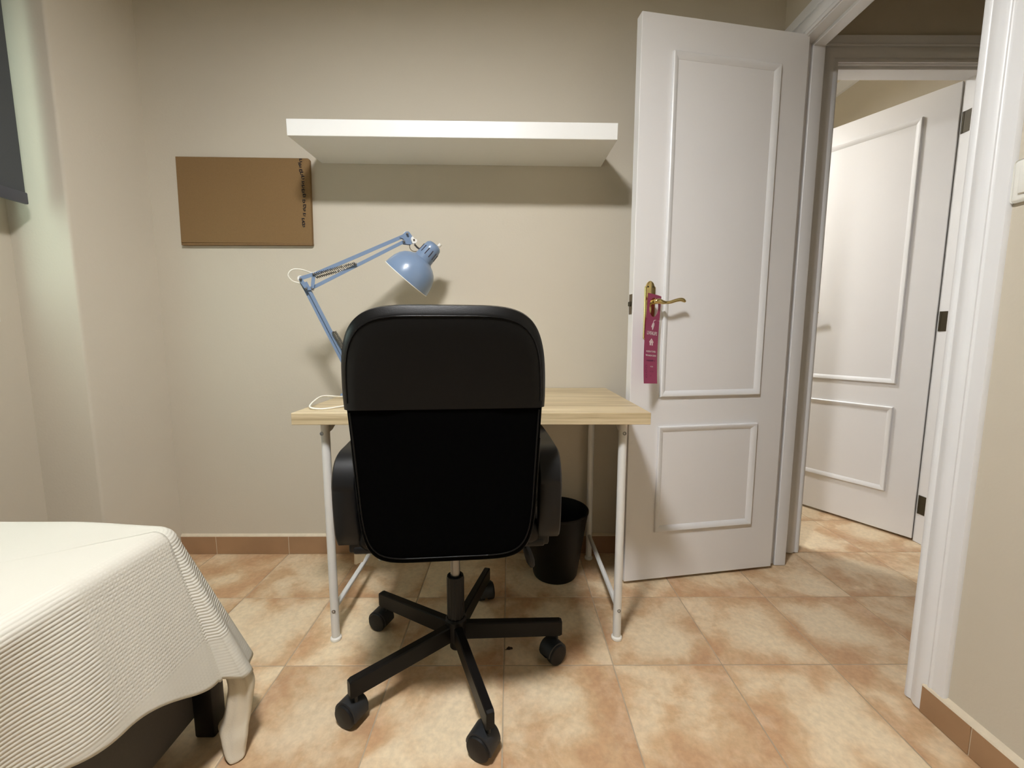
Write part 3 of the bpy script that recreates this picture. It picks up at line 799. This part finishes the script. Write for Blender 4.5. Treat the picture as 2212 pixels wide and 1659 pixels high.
    prof = [(0.0927, 0.0000), (0.0927, 0.0033), (0.0910, 0.0174), (0.0861, 0.0392), (0.0779, 0.0589), (0.0665, 0.0741), (0.0523, 0.0850), (0.0392, 0.0916), (0.0360, 0.0948),
            (0.0349, 0.0937), (0.0382, 0.0899), (0.0507, 0.0834), (0.0649, 0.0725), (0.0763, 0.0572), (0.0845, 0.0382), (0.0894, 0.0163), (0.0913, 0.0011)]
    lathe(bm, prof, rim, 48, axis=ax); 
    link('shade', bm, M['blue'], root, 50)
    bm = bmesh.new(); lathe(bm, [(0.0933, -0.0013), (0.0933, 0.0009), (0.0907, 0.0009), (0.0907, -0.0013), (0.0933, -0.0013)], rim, 48, axis=ax)
    link('shade_rim', bm, M['white_plastic'], root, 50)
    bm = bmesh.new(); lathe(bm, [(0.0376, 0.0937), (0.0349, 0.0948), (0.0327, 0.1221), (0.0316, 0.1395), (0.0289, 0.1537), (0.0218, 0.1624), (0.0109, 0.1657), (0.0001, 0.1662)], rim, 40, axis=ax)
    so = link('socket_cover', bm, M['blue'], root, 40)
    bm = bmesh.new()
    q = Vector((0, 0, 1)).rotation_difference(ax)
    for k in range(12):
        a = 2 * pi * k / 12; rr = 0.0327
        c_ = rim + q @ Vector((rr * cos(a), rr * sin(a), 0)); dr = (q @ Vector((cos(a), sin(a), 0)))
        tube(bm, [c_ + ax * 0.113 + dr * .0005, c_ + ax * 0.140 - dr * 0.0008], 0.0017, 6)
    link('vent_slot', bm, M['gasket'], so, 0)
    bm = bmesh.new(); tip = rim + ax * 0.162 + EV * 0.013 + Vector((0, 0, -0.004)); tube(bm, [tip, tip + ax * 0.011], 0.0065, 12); link('switch_button', bm, M['white_plastic'], so)
    bm = bmesh.new(); lathe(bm, [(0.0001, -0.0131), (0.0153, -0.0109), (0.0240, 0.0044), (0.0262, 0.0196), (0.0196, 0.0392), (0.0142, 0.0545), (0.0142, 0.0818)], rim + ax * 0.012, 20, axis=ax); link('bulb', bm, M['white_plastic'], root, 60)
    # flex: from the clamp up inside, the loop at the elbow, the small loop at the head
    def cord(pts, r=0.0022, m='cable'):
        bm = bmesh.new(); tube(bm, smooth_path(pts, 8), r, 8); link('cord', bm, M[m], root, 60)
    cord([P(0.0, 1.108, .012), P(-0.0072, 1.1217, .012), P(-0.0295, 1.1286, .008), P(-0.041, 1.1459, .002), P(-0.0295, 1.1643, 0), P(-0.0027, 1.1678, .002), P(0.03, 1.1596, .010), P(0.0456, 1.1645, .012)])
    cord([P(0.3616, 1.2772, .003), P(0.3637, 1.2632, .003), P(0.3745, 1.2552, .003), P(0.3919, 1.2565, .003)], 0.0014, 'latch')
    cord([(-0.545, 1.482, DZ + .012), (-0.565, 1.46, DZ + .004), (-0.590, 1.40, DZ + .013), (-0.612, 1.375, DZ + .018), (-0.618, 1.340, DZ + .018), (-0.606, 1.26, DZ + .010), (-0.585, 1.215, DZ + .006), (-0.545, 1.215, DZ + .003), (-0.500, 1.28, DZ + .003), (-0.46, 1.36, DZ + .003)], 0.0028)
    cord([(-0.46, 1.36, DZ + .003), (-0.47, 1.50, DZ + .003), (-0.48, 1.70, DZ + .004)], 0.0028)
    bm = bmesh.new(); tube(bm, [(-0.578, 1.455, DZ + .008), (-0.578, 1.455, DZ + .034)], [.006, .0055], 10); link('strain_relief', bm, M['white_plastic'], root)
work_lamp()
bm = bmesh.new(); tube(bm, smooth_path([(-0.652, 1.736, 0.755), (-0.652, 1.735, 0.70), (-0.655, 1.734, 0.655), (-0.640, 1.734, 0.62), (-0.60, 1.734, 0.57), (-0.50, 1.734, .50), (-0.30, 1.734, .44)], 8), 0.0028, 8)
tag(link('wall_cable', bm, M['cable'], None, 60, ends=Vector((-0.64, 1.735, .44))), 'thin white cable hanging against the wall behind the chair', 'cable')

# ------------------------------------------------------------------ office chair
def office_chair():
    cx, cy_ = -0.157, 1.120
    root = thing('office_chair', 'black high-back office chair on a five-star caster base', 'chair', (cx, cy_, 0))
    rot = Matrix.Rotation(radians(5.0), 4, 'Z'); T = Matrix.Translation((cx, cy_, 0)) @ rot      # local: +y is the front of the seat
    def T_(bm):
        for v in bm.verts: v.co = T @ v.co
        return bm
    # -- backrest: rounded slab, leaning back; local back face towards -y
    zb, zt = 0.444, 1.000
    ybk = lambda z: -0.246 - 0.045 * ((z - 0.46) / 0.54) + 0.018 * sin((z - .46) / .54 * pi)
    def outline(t, sc=1.0, hw=0.207):
        """superellipse-ish contour in (x,z): narrower lower half, full rounded top"""
        a = 2 * pi * t; c, s = cos(a), sin(a)
        ex = 0.40 if s > 0 else 0.30
        x = math.copysign(abs(c) ** ex, c); z = math.copysign(abs(s) ** ex, s)
        zc = (zb + zt) / 2; hz = (zt - zb) / 2
        zz = zc + z * hz * sc if s > 0 else zc + z * hz * sc
        k = hw * (1.0 if zz > .80 else 1.0 - 0.085 * ((.80 - zz) / .35))
        return x * k * sc, zz
    XI = 0.55
    def slab(hw, zlo, zhi, y_off, rings, n=96, clipz=None):
        bm = bmesh.new(); RR = []
        for sc, dy in rings:
            ring = []
            for i in range(n):
                x, z = outline(i / n, 1.0, hw)
                zc = (zb + zt) / 2; inset = (1 - sc)
                x = x * (1 - inset * XI / hw); z = zc + (z - zc) * (1 - inset / ((zt - zb) / 2))
                ring.append((x, ybk(z) + y_off + dy, z))
            RR.append(ring)
        loft(bm, RR); return bm
    # (inset scale, depth): back face is near -y
    rings_f = [(1 - 0.16, -0.0015), (1 - 0.05, -0.001), (1 - 0.022, 0.0), (1 - 0.008, 0.003), (1 - 0.001, 0.010), (1.0, 0.020), (1.0, 0.050), (1 - 0.006, 0.070), (1 - 0.03, 0.086), (1 - 0.07, 0.092), (1 - .16, 0.090)]
    link('backrest', T_(slab(0.2055, zb, zt, 0.0, rings_f)), M['mesh'], root, 50)
    # leather hood over the upper 40 % of the back: same section, slightly larger, cut at z = .795
    bm = slab(0.2080, zb, zt, 0.0, [(1 - 0.17 + .004, -0.0055), (1 - 0.05, -0.005), (1 - 0.020, -0.0035), (1 - .010, 0.001), (1 + 0.004, 0.010), (1 + 0.007, 0.024), (1 + 0.007, 0.054), (1 - 0.000, 0.076), (1 - 0.03, 0.096), (1 - 0.07, 0.102), (1 - .17, 0.100)])
    geom = bm.verts[:] + bm.edges[:] + bm.faces[:]
    bmesh.ops.bisect_plane(bm, geom=geom, plane_co=(0, 0, 0.793), plane_no=(0, 0, -1), clear_outer=True)
    es = [e for e in bm.edges if e.is_boundary]
    bmesh.ops.holes_fill(bm, edges=es)
    hood = link('leather_hood', T_(bm), M['leather'], root, 50)
    # piping around the back face
    def piping(hw, inset, y_off, r, zmin, zmax, name, m, par):
        pts = []
        for i in range(200):
            x, z = outline(i / 200 - 0.25, 1.0, hw); zc = (zb + zt) / 2
            x *= (1 - inset * XI / hw); z = zc + (z - zc) * (1 - inset / ((zt - zb) / 2))
            if zmin <= z <= zmax: pts.append((x, ybk(z) + y_off, z))
        bm = bmesh.new(); tube(bm, pts, r, 6, up=(0, -1, 0)); link(name, T_(bm), m, par, 60)
    piping(0.2080, 0.017, -0.0035, 0.0016, 0.80, 1.1, 'piping', M['leather'], hood)
    # lower piping: split so that the path is continuous through the bottom
    def low(hw, inset, y_off, r):
        pts = []
        for i in range(200):
            x, z = outline(i / 200 + 0.25, 1.0, hw); zc = (zb + zt) / 2
            x *= (1 - inset * XI / hw); z = zc + (z - zc) * (1 - inset / ((zt - zb) / 2))
            if z <= 0.79: pts.append((x, ybk(z) + y_off, z))
        bm = bmesh.new(); tube(bm, pts, r, 6, up=(0, -1, 0)); link('piping', T_(bm), M['leather'], root, 60)
    low(0.2055, 0.016, -0.0005, 0.0016); low(0.2055, 0.000, 0.016, 0.0026)
    # -- front cushions in leather
    bm = bmesh.new(); box(bm, -0.165, 0.165, -0.175, -0.135, 0.56, 0.93, bev=0.019, seg=3); link('back_cushion', T_(bm), M['leather'], root, 60)
    bm = bmesh.new(); box(bm, -0.225, 0.225, -0.185, 0.265, 0.435, 0.515, bev=0.034, seg=4); link('seat', T_(bm), M['leather'], root, 60)
    # -- armrests: moulded loops
    for sx in (-1, 1):
        bm = bmesh.new()
        loop = smooth_path([(0, -0.165, 0.468), (0, -0.178, 0.50), (0, -0.184, 0.58), (0, -0.178, 0.625), (0, -0.150, 0.656), (0, -0.09, 0.662), (0, 0.03, 0.666), (0, 0.12, 0.662), (0, 0.150, 0.642), (0, 0.130, 0.600), (0, 0.085, 0.540), (0, 0.050, 0.480), (0, 0.03, 0.462)], 6)
        X0, X1 = sx * 0.2065, sx * 0.262
        rings = []
        for i, p in enumerate(loop):
            a = loop[max(0, i - 1)]; b2 = loop[min(len(loop) - 1, i + 1)]; d = (b2 - a).normalized(); nrm = Vector((0, -d.z, d.y))
            t = i / (len(loop) - 1); th = 0.016 if .2 < t < .75 else 0.013; lo, hi = sorted((X0, X1)); xm = (lo + hi) / 2; hw = (hi - lo) / 2
            rings.append([Vector((xm + hw * u, p.y, p.z)) + nrm * (th * v) for u, v in ((-1, -.55), (-.82, -1), (.82, -1), (1, -.55), (1, .55), (.82, 1), (-.82, 1), (-1, .55))])
        loft(bm, rings)
        arm = link('armrest', T_(bm), M['bplastic'], root, 50)
        bm = bmesh.new(); lo, hi = sorted((sx * 0.150, sx * 0.226)); box(bm, lo, hi, -0.178, 0.055, 0.437, 0.458, bev=0.006, seg=2); box(bm, *sorted((sx * 0.205, sx * 0.236)), -0.176, -0.12, 0.440, 0.480, bev=.006, seg=2)
        link('arm_bracket', T_(bm), M['bplastic'], arm, 50)
    # -- mechanism, lever, care tag
    bm = bmesh.new(); box(bm, -0.075, 0.075, -0.10, 0.14, 0.400, 0.434, bev=0.008, seg=2); lathe(bm, [(0.034, 0.36), (0.04, 0.395)], (0, 0, 0), 20, cap=True)
    link('tilt_mechanism', T_(bm), M['bmetal'], root, 40)
    bm = bmesh.new(); tube(bm, [(0.07, -0.02, 0.405), (0.13, -0.035, 0.398), (0.175, -0.055, 0.385), (0.195, -0.06, 0.37)], 0.006, 8)
    tube(bm, [(0.192, -0.06, 0.378), (0.198, -0.062, 0.366), (0.206, -0.066, 0.340), (0.211, -0.068, 0.326)], [0.012, 0.018, 0.019, 0.012], 12, flat=(.62, 1), up=(0, 1, 0))
    link('height_lever', T_(bm), M['bplastic'], root, 50)
    bm = bmesh.new(); pr_ = [(-0.231, -0.150, 0.440), (-0.206, -0.150, 0.440), (-0.205, -0.152, 0.420), (-0.212, -0.150, 0.405), (-0.222, -0.150, 0.402), (-0.228, -0.149, 0.398), (-0.232, -0.150, 0.400)]
    # small tag hanging from the underside
    loft(bm, [[Vector(p) for p in pr_], [Vector(p) + Vector((0, .001, 0)) for p in pr_]]); link('care_tag', T_(bm), M['sheet'], root, 0)
    # -- column
    bm = bmesh.new(); lathe(bm, [(0.0135, 0.24), (0.0135, 0.37)], (0, 0, 0), 24, cap=True); link('gas_piston', T_(bm), M['chrome'], root)
    bm = bmesh.new()
    n = 48; rings = []
    for z, k in ((0.105, 1.0), (0.262, 1.0), (0.270, 0.97), (0.270, 0.72), (0.262, 0.70)):
        rings.append([( (0.0235 * k + (0.0012 * cos(12 * 2 * pi * i / n) if k == 1 else 0)) * cos(2 * pi * i / n), (0.0235 * k + (0.0012 * cos(12 * 2 * pi * i / n) if k == 1 else 0)) * sin(2 * pi * i / n), z) for i in range(n)])
    loft(bm, rings, cap=False); link('column_cover', T_(bm), M['bplastic'], root, 60)
    bm = bmesh.new(); lathe(bm, [(0.016, 0.050), (0.0185, 0.054), (0.0185, 0.078), (0.030, 0.082), (0.030, 0.140), (0.026, 0.146)], (0, 0, 0), 28, cap=True); link('hub', T_(bm), M['bmetal'], root)
    # -- five legs, each with a twin-wheel caster
    for k, phi in enumerate((3.5, 76.0, 149.5, 220.5, 291.5)):
        a = radians(phi) - radians(5.0)
        R = Matrix.Rotation(a, 4, 'Z')
        bm = bmesh.new()
        def sec(x, zc, hh, ww):
            return [R @ Vector((x, ww * u, zc + hh * v)) for u, v in ((-1, -1), (1, -1), (1, .85), (.8, 1), (-.8, 1), (-1, .85))]
        loft(bm, [sec(0.012, 0.105, 0.0235, 0.012), sec(0.30, 0.0985, 0.0225, 0.0105), sec(0.307, 0.0985, 0.0195, 0.0095)])
        leg = link('base_leg', T_(bm), M['bmetal'], root, 20)
        # caster: swivel yaw differs
        yaw = radians((35, -75, -20, -25, -28)[k]); cxk, cyk = 0.292 * cos(a), 0.292 * sin(a)
        wl = Matrix.Translation((cxk, cyk, 0)) @ Matrix.Rotation(yaw - radians(5), 4, 'Z') @ Matrix.Translation((-0.014, 0, 0.0297))
        ca = bpy.data.objects.new('caster', None); ca.empty_display_size = .02; COL.objects.link(ca); ca.parent = root; ca.location = (0, 0, 0)
        # hood
        bm = bmesh.new(); rings = []
        for y in (-0.023, -0.0215, 0.0215, 0.023):
            e_ = 0.0335 if abs(y) < .022 else 0.0312
            ring = [wl @ Vector((e_ * cos(t_), y, e_ * sin(t_))) for t_ in [radians(-12 + 190 * q / 16) for q in range(17)]]
            ring += [wl @ Vector((-e_ * .55, y, -0.006)), wl @ Vector((e_ * .6, y, -0.009))]
            rings.append(ring)
        loft(bm, rings)
        tube(bm, [(cxk, cyk, 0.05), (cxk, cyk, 0.088)], 0.0055, 10)
        link('caster_hood', T_(bm), M['caster'], ca, 35)
        for sgn in (-1, 1):
            bm = bmesh.new()
            c0 = wl @ Vector((0, sgn * 0.0065, 0)); ax = (wl.to_3x3() @ Vector((0, sgn, 0)))
            lathe(bm, [(0.0285, 0), (0.0296, 0.003), (0.0296, 0.0185), (0.0272, 0.0215), (0.022, 0.0225), (0.008, 0.0235), (0.0001, 0.024)], c0, 28, axis=ax, cap=True)
            link('wheel', T_(bm), M['bplastic'], ca, 35)
office_chair()

# ------------------------------------------------------------------ bed
bed = thing('bed', 'bed with grey upholstered base under the cream spread', 'bed', (-1.15, 0.0, 0))
link('base', B(-1.62, -0.745, -1.1, 0.908, 0.045, 0.29, bev=0.01, seg=2), M['bedbase'], bed)
link('mattress', B(-1.62, -0.750, -1.1, 0.835, 0.290, 0.525, bev=0.03, seg=3), M['mattress'], bed)
for x, y in ((-0.722, 0.913), (-1.58, 0.918), (-0.80, -1.05), (-1.58, -1.05)):
    bm = bmesh.new()
    if y > 0: box(bm, x - .024, x + .024, y - .024, y + .020, 0.0, 0.20, bev=.006, seg=2)
    else: box(bm, x - .022, x + .022, y - .022, y + .022, 0.0, 0.036, bev=.004)
    link('leg', bm, M['bplastic'], bed)

def bedspread():
    X1, Y1b, X0, Y0b, zt, rc = -0.700, 0.872, -1.635, -1.12, 0.551, 0.055
    # perimeter path: starts at near end of the right side, runs to the corner, along the foot end, down the wall side
    path = []   # (x, y, nx, ny, t, kind)
    ns = 300
    L1 = (Y1b - rc) - Y0b
    for i in range(ns + 1):
        y = Y0b + L1 * i / ns; path.append((X1, y, 1.0, 0.0, y))
    for i in range(1, 41):
        a = pi / 2 * i / 40; path.append((X1 - rc + rc * cos(a), Y1b - rc + rc * sin(a), cos(a), sin(a), Y1b - rc + (rc + .20) * a))
    tc_ = path[-1][4]; L2 = (X1 - rc) - (X0 + rc)
    for i in range(1, 61):
        x = X1 - rc - L2 * i / 60; path.append((x, Y1b, 0.0, 1.0, tc_ + L2 * i / 60))
    for i in range(1, 13):
        a = pi / 2 + pi / 2 * i / 12; path.append((X0 + rc + rc * cos(a), Y1b - rc + rc * sin(a), cos(a), sin(a), tc_ + L2 + .1 * a))
    for i in range(1, 41):
        y = Y1b - rc - L1 * i / 40; path.append((X0, y, -1.0, 0.0, tc_ + L2 + .3 + L1 * i / 40))
    m = len(path)
    bm = bmesh.new(); uvs = {}
    def sstep(a, b_, x):
        t = max(0, min(1, (x - a) / (b_ - a))); return t * t * (3 - 2 * t)
    def drop_len(x, y, nx, ny, t):
        if nx > .99:      # right side: hem rises away from the corner
            e_ = sstep(0.64, 0.817, y); d = 0.275 + 0.085 * e_ + (0.010 * sin(y * 23) + 0.012 * sin(y * 9 + 1)) * (1 - e_)
            return d
        if ny > .99: return 0.36 + 0.012 * sin(x * 17)
        if nx < -.9: return 0.06
        if nx > 0 and ny > 0: return 0.360 + 0.028 * sin(2 * math.atan2(ny, nx))
        return 0.2
    rings = []
    # skirt rings from the hem upwards, then top rings inwards
    NR = 46
    for k in range(NR, -1, -1):
        row = []
        for (x, y, nx, ny, t) in path:
            D = drop_len(x, y, nx, ny, t); r = D * k / NR
            re = 0.028                             # rounded shoulder
            if r < re * pi / 2:
                a = r / re; off = re * sin(a) - re; dz = re * (1 - cos(a))
            else:
                off = 0.0; dz = re + (r - re * pi / 2)
            q = max(0, r - 0.04)
            ang = math.atan2(ny, nx)
            flare = 0.24 * q
            if nx > .99:
                s_ = sstep(0.48, 0.817, y)
                flare = q * (0.03 + 0.205 * s_)
                flare += q * 0.16 * sstep(.50, .60, y) * (1 - sstep(.62, .76, y)) * 0.35
                flare += q * (0.050 * sin(y * 20 + 0.6) + 0.030 * sin(y * 41 + 2 + 3 * q)) * (1 - s_ * s_)
            elif ny > .99:
                g_ = math.exp(-((X1 - rc) - x) / 0.07); flare = q * ((0.14 + 0.05 * sin(x * 26) + .03 * sin(x * 47 + 1)) * (1 - g_) + 0.28 * g_)
            elif nx < -.5: flare = 0
            else:
                flare = q * (0.27 + 0.10 * sin(ang * 4.0 - .4) + 0.05 * sin(ang * 9))
            o_ = off + flare
            zt_l = zt - 0.012 * sstep(X1 - .25, X1, x) * (1 if ny > 0.01 else .5)
            p = Vector((x + nx * o_, y + ny * o_, zt_l - dz * 0.97))
            v = bm.verts.new(p); uvs[v] = (r, t); row.append(v)
        rings.append(row)
    xm = (X0 + X1) / 2
    for f in (0.03, 0.06, 0.10, 0.16, 0.24, 0.36, 0.55, 0.78, 1.0):
        row = []
        for (x, y, nx, ny, t) in path:
            x0_, y0_ = x - nx * 0.028, y - ny * 0.028
            qx, qy = xm, min(y, Y1b - 0.42)
            px, py = x0_ + (qx - x0_) * f, y0_ + (qy - y0_) * f
            ins = hypot(px - x0_, py - y0_)
            dzt = -0.012 * sstep(X1 - .25, X1, x) * (1 if ny > 0.01 else .5) * (1 - sstep(0, .22, ins)) + 0.0016 * sin(px * 31) * sin(py * 27) * sstep(0, .1, ins)
            v = bm.verts.new((px, py, zt + dzt)); uvs[v] = (-ins - .03, t); row.append(v)
        rings.append(row)
    for a, b_ in zip(rings, rings[1:]):
        for i in range(m - 1):
            try: bm.faces.new((a[i], a[i + 1], b_[i + 1], b_[i]))
            except ValueError: pass
    uvl = bm.loops.layers.uv.new('UVMap')
    for f in bm.faces:
        for l in f.loops: l[uvl].uv = uvs[l.vert]
    ob = link('bedspread', bm, M['spread'], None, 0, ends=Vector((-1.15, 0, 0.54)))
    ob.data.polygons.foreach_set('use_smooth', [True] * len(ob.data.polygons))
    so = ob.modifiers.new('thickness', 'SOLIDIFY'); so.thickness = 0.003; so.offset = 1
    return ob
bs = bedspread()
tag(bs, 'cream ribbed cotton bedspread draped over the bed', 'bedspread')

# sheet corner that has slipped out and reaches the floor
def sheet_corner():
    bm = bmesh.new()
    secs = [  # z, cx, cy, half width, half depth, twist
        (0.330, -0.690, 0.880, 0.016, 0.010, 0.2), (0.270, -0.668, 0.880, 0.022, 0.014, 0.2), (0.215, -0.634, 0.875, 0.026, 0.016, 0.15), (0.170, -0.613, 0.872, 0.0275, 0.018, 0.1),
        (0.120, -0.618, 0.868, 0.028, 0.018, 0.05), (0.085, -0.624, 0.864, 0.030, 0.018, 0.0), (0.065, -0.631, 0.860, 0.035, 0.018, -0.1),
        (0.045, -0.628, 0.855, 0.032, 0.018, -.15), (0.020, -0.624, 0.848, 0.025, 0.017, -.1), (0.006, -0.618, 0.842, 0.019, 0.014, -.05), (0.0015, -0.614, 0.838, 0.009, 0.008, 0)]
    P = smooth_path([(s[1], s[2], s[0]) for s in secs], 5); Q = smooth_path([(s[3], s[4], s[5]) for s in secs], 5)
    rings = []
    for p, q in zip(P, Q):
        ring = []
        for i in range(40):
            a = 2 * pi * i / 40; f = 1 + 0.18 * sin(3 * a + p.z * 14) + 0.07 * sin(7 * a + 1 + p.z * 30)
            u, v = q.x * cos(a) * (0.95 + .05 * f), q.y * sin(a) * f
            ring.append((p.x + u * cos(q.z) - v * sin(q.z), p.y + u * sin(q.z) + v * cos(q.z), max(0.001, p.z)))
        rings.append(ring)
    loft(bm, rings)
    ob = link('bed_sheet', bm, M['sheet'], None, 60, ends=Vector((-0.62, 0.86, 0)))
    tag(ob, 'twisted off-white sheet corner hanging from the bed to the floor', 'sheet')
sheet_corner()

# ------------------------------------------------------------------ fluff on the floor
bm = bmesh.new(); rr_ = random.Random(3)
bmesh.ops.create_icosphere(bm, subdivisions=2, radius=1.0)
for v in bm.verts:
    k = rr_.uniform(.5, 1.3); v.co = Vector((v.co.x * 0.0085 * k, v.co.y * 0.006 * k, abs(v.co.z) * 0.005 * k)) + Vector((-0.003, 1.172, 0.0002))
tube(bm, [(-0.006, 1.170, .001), (-0.013, 1.166, .002), (-0.017, 1.168, .001)], 0.0008, 5)
ob = link('crumb', bm, M['crumb'], None, 0, ends=Vector((-0.003, 1.172, 0)))
tag(ob, 'tiny dark brown bit of fluff on the floor near the chair base', 'fluff')
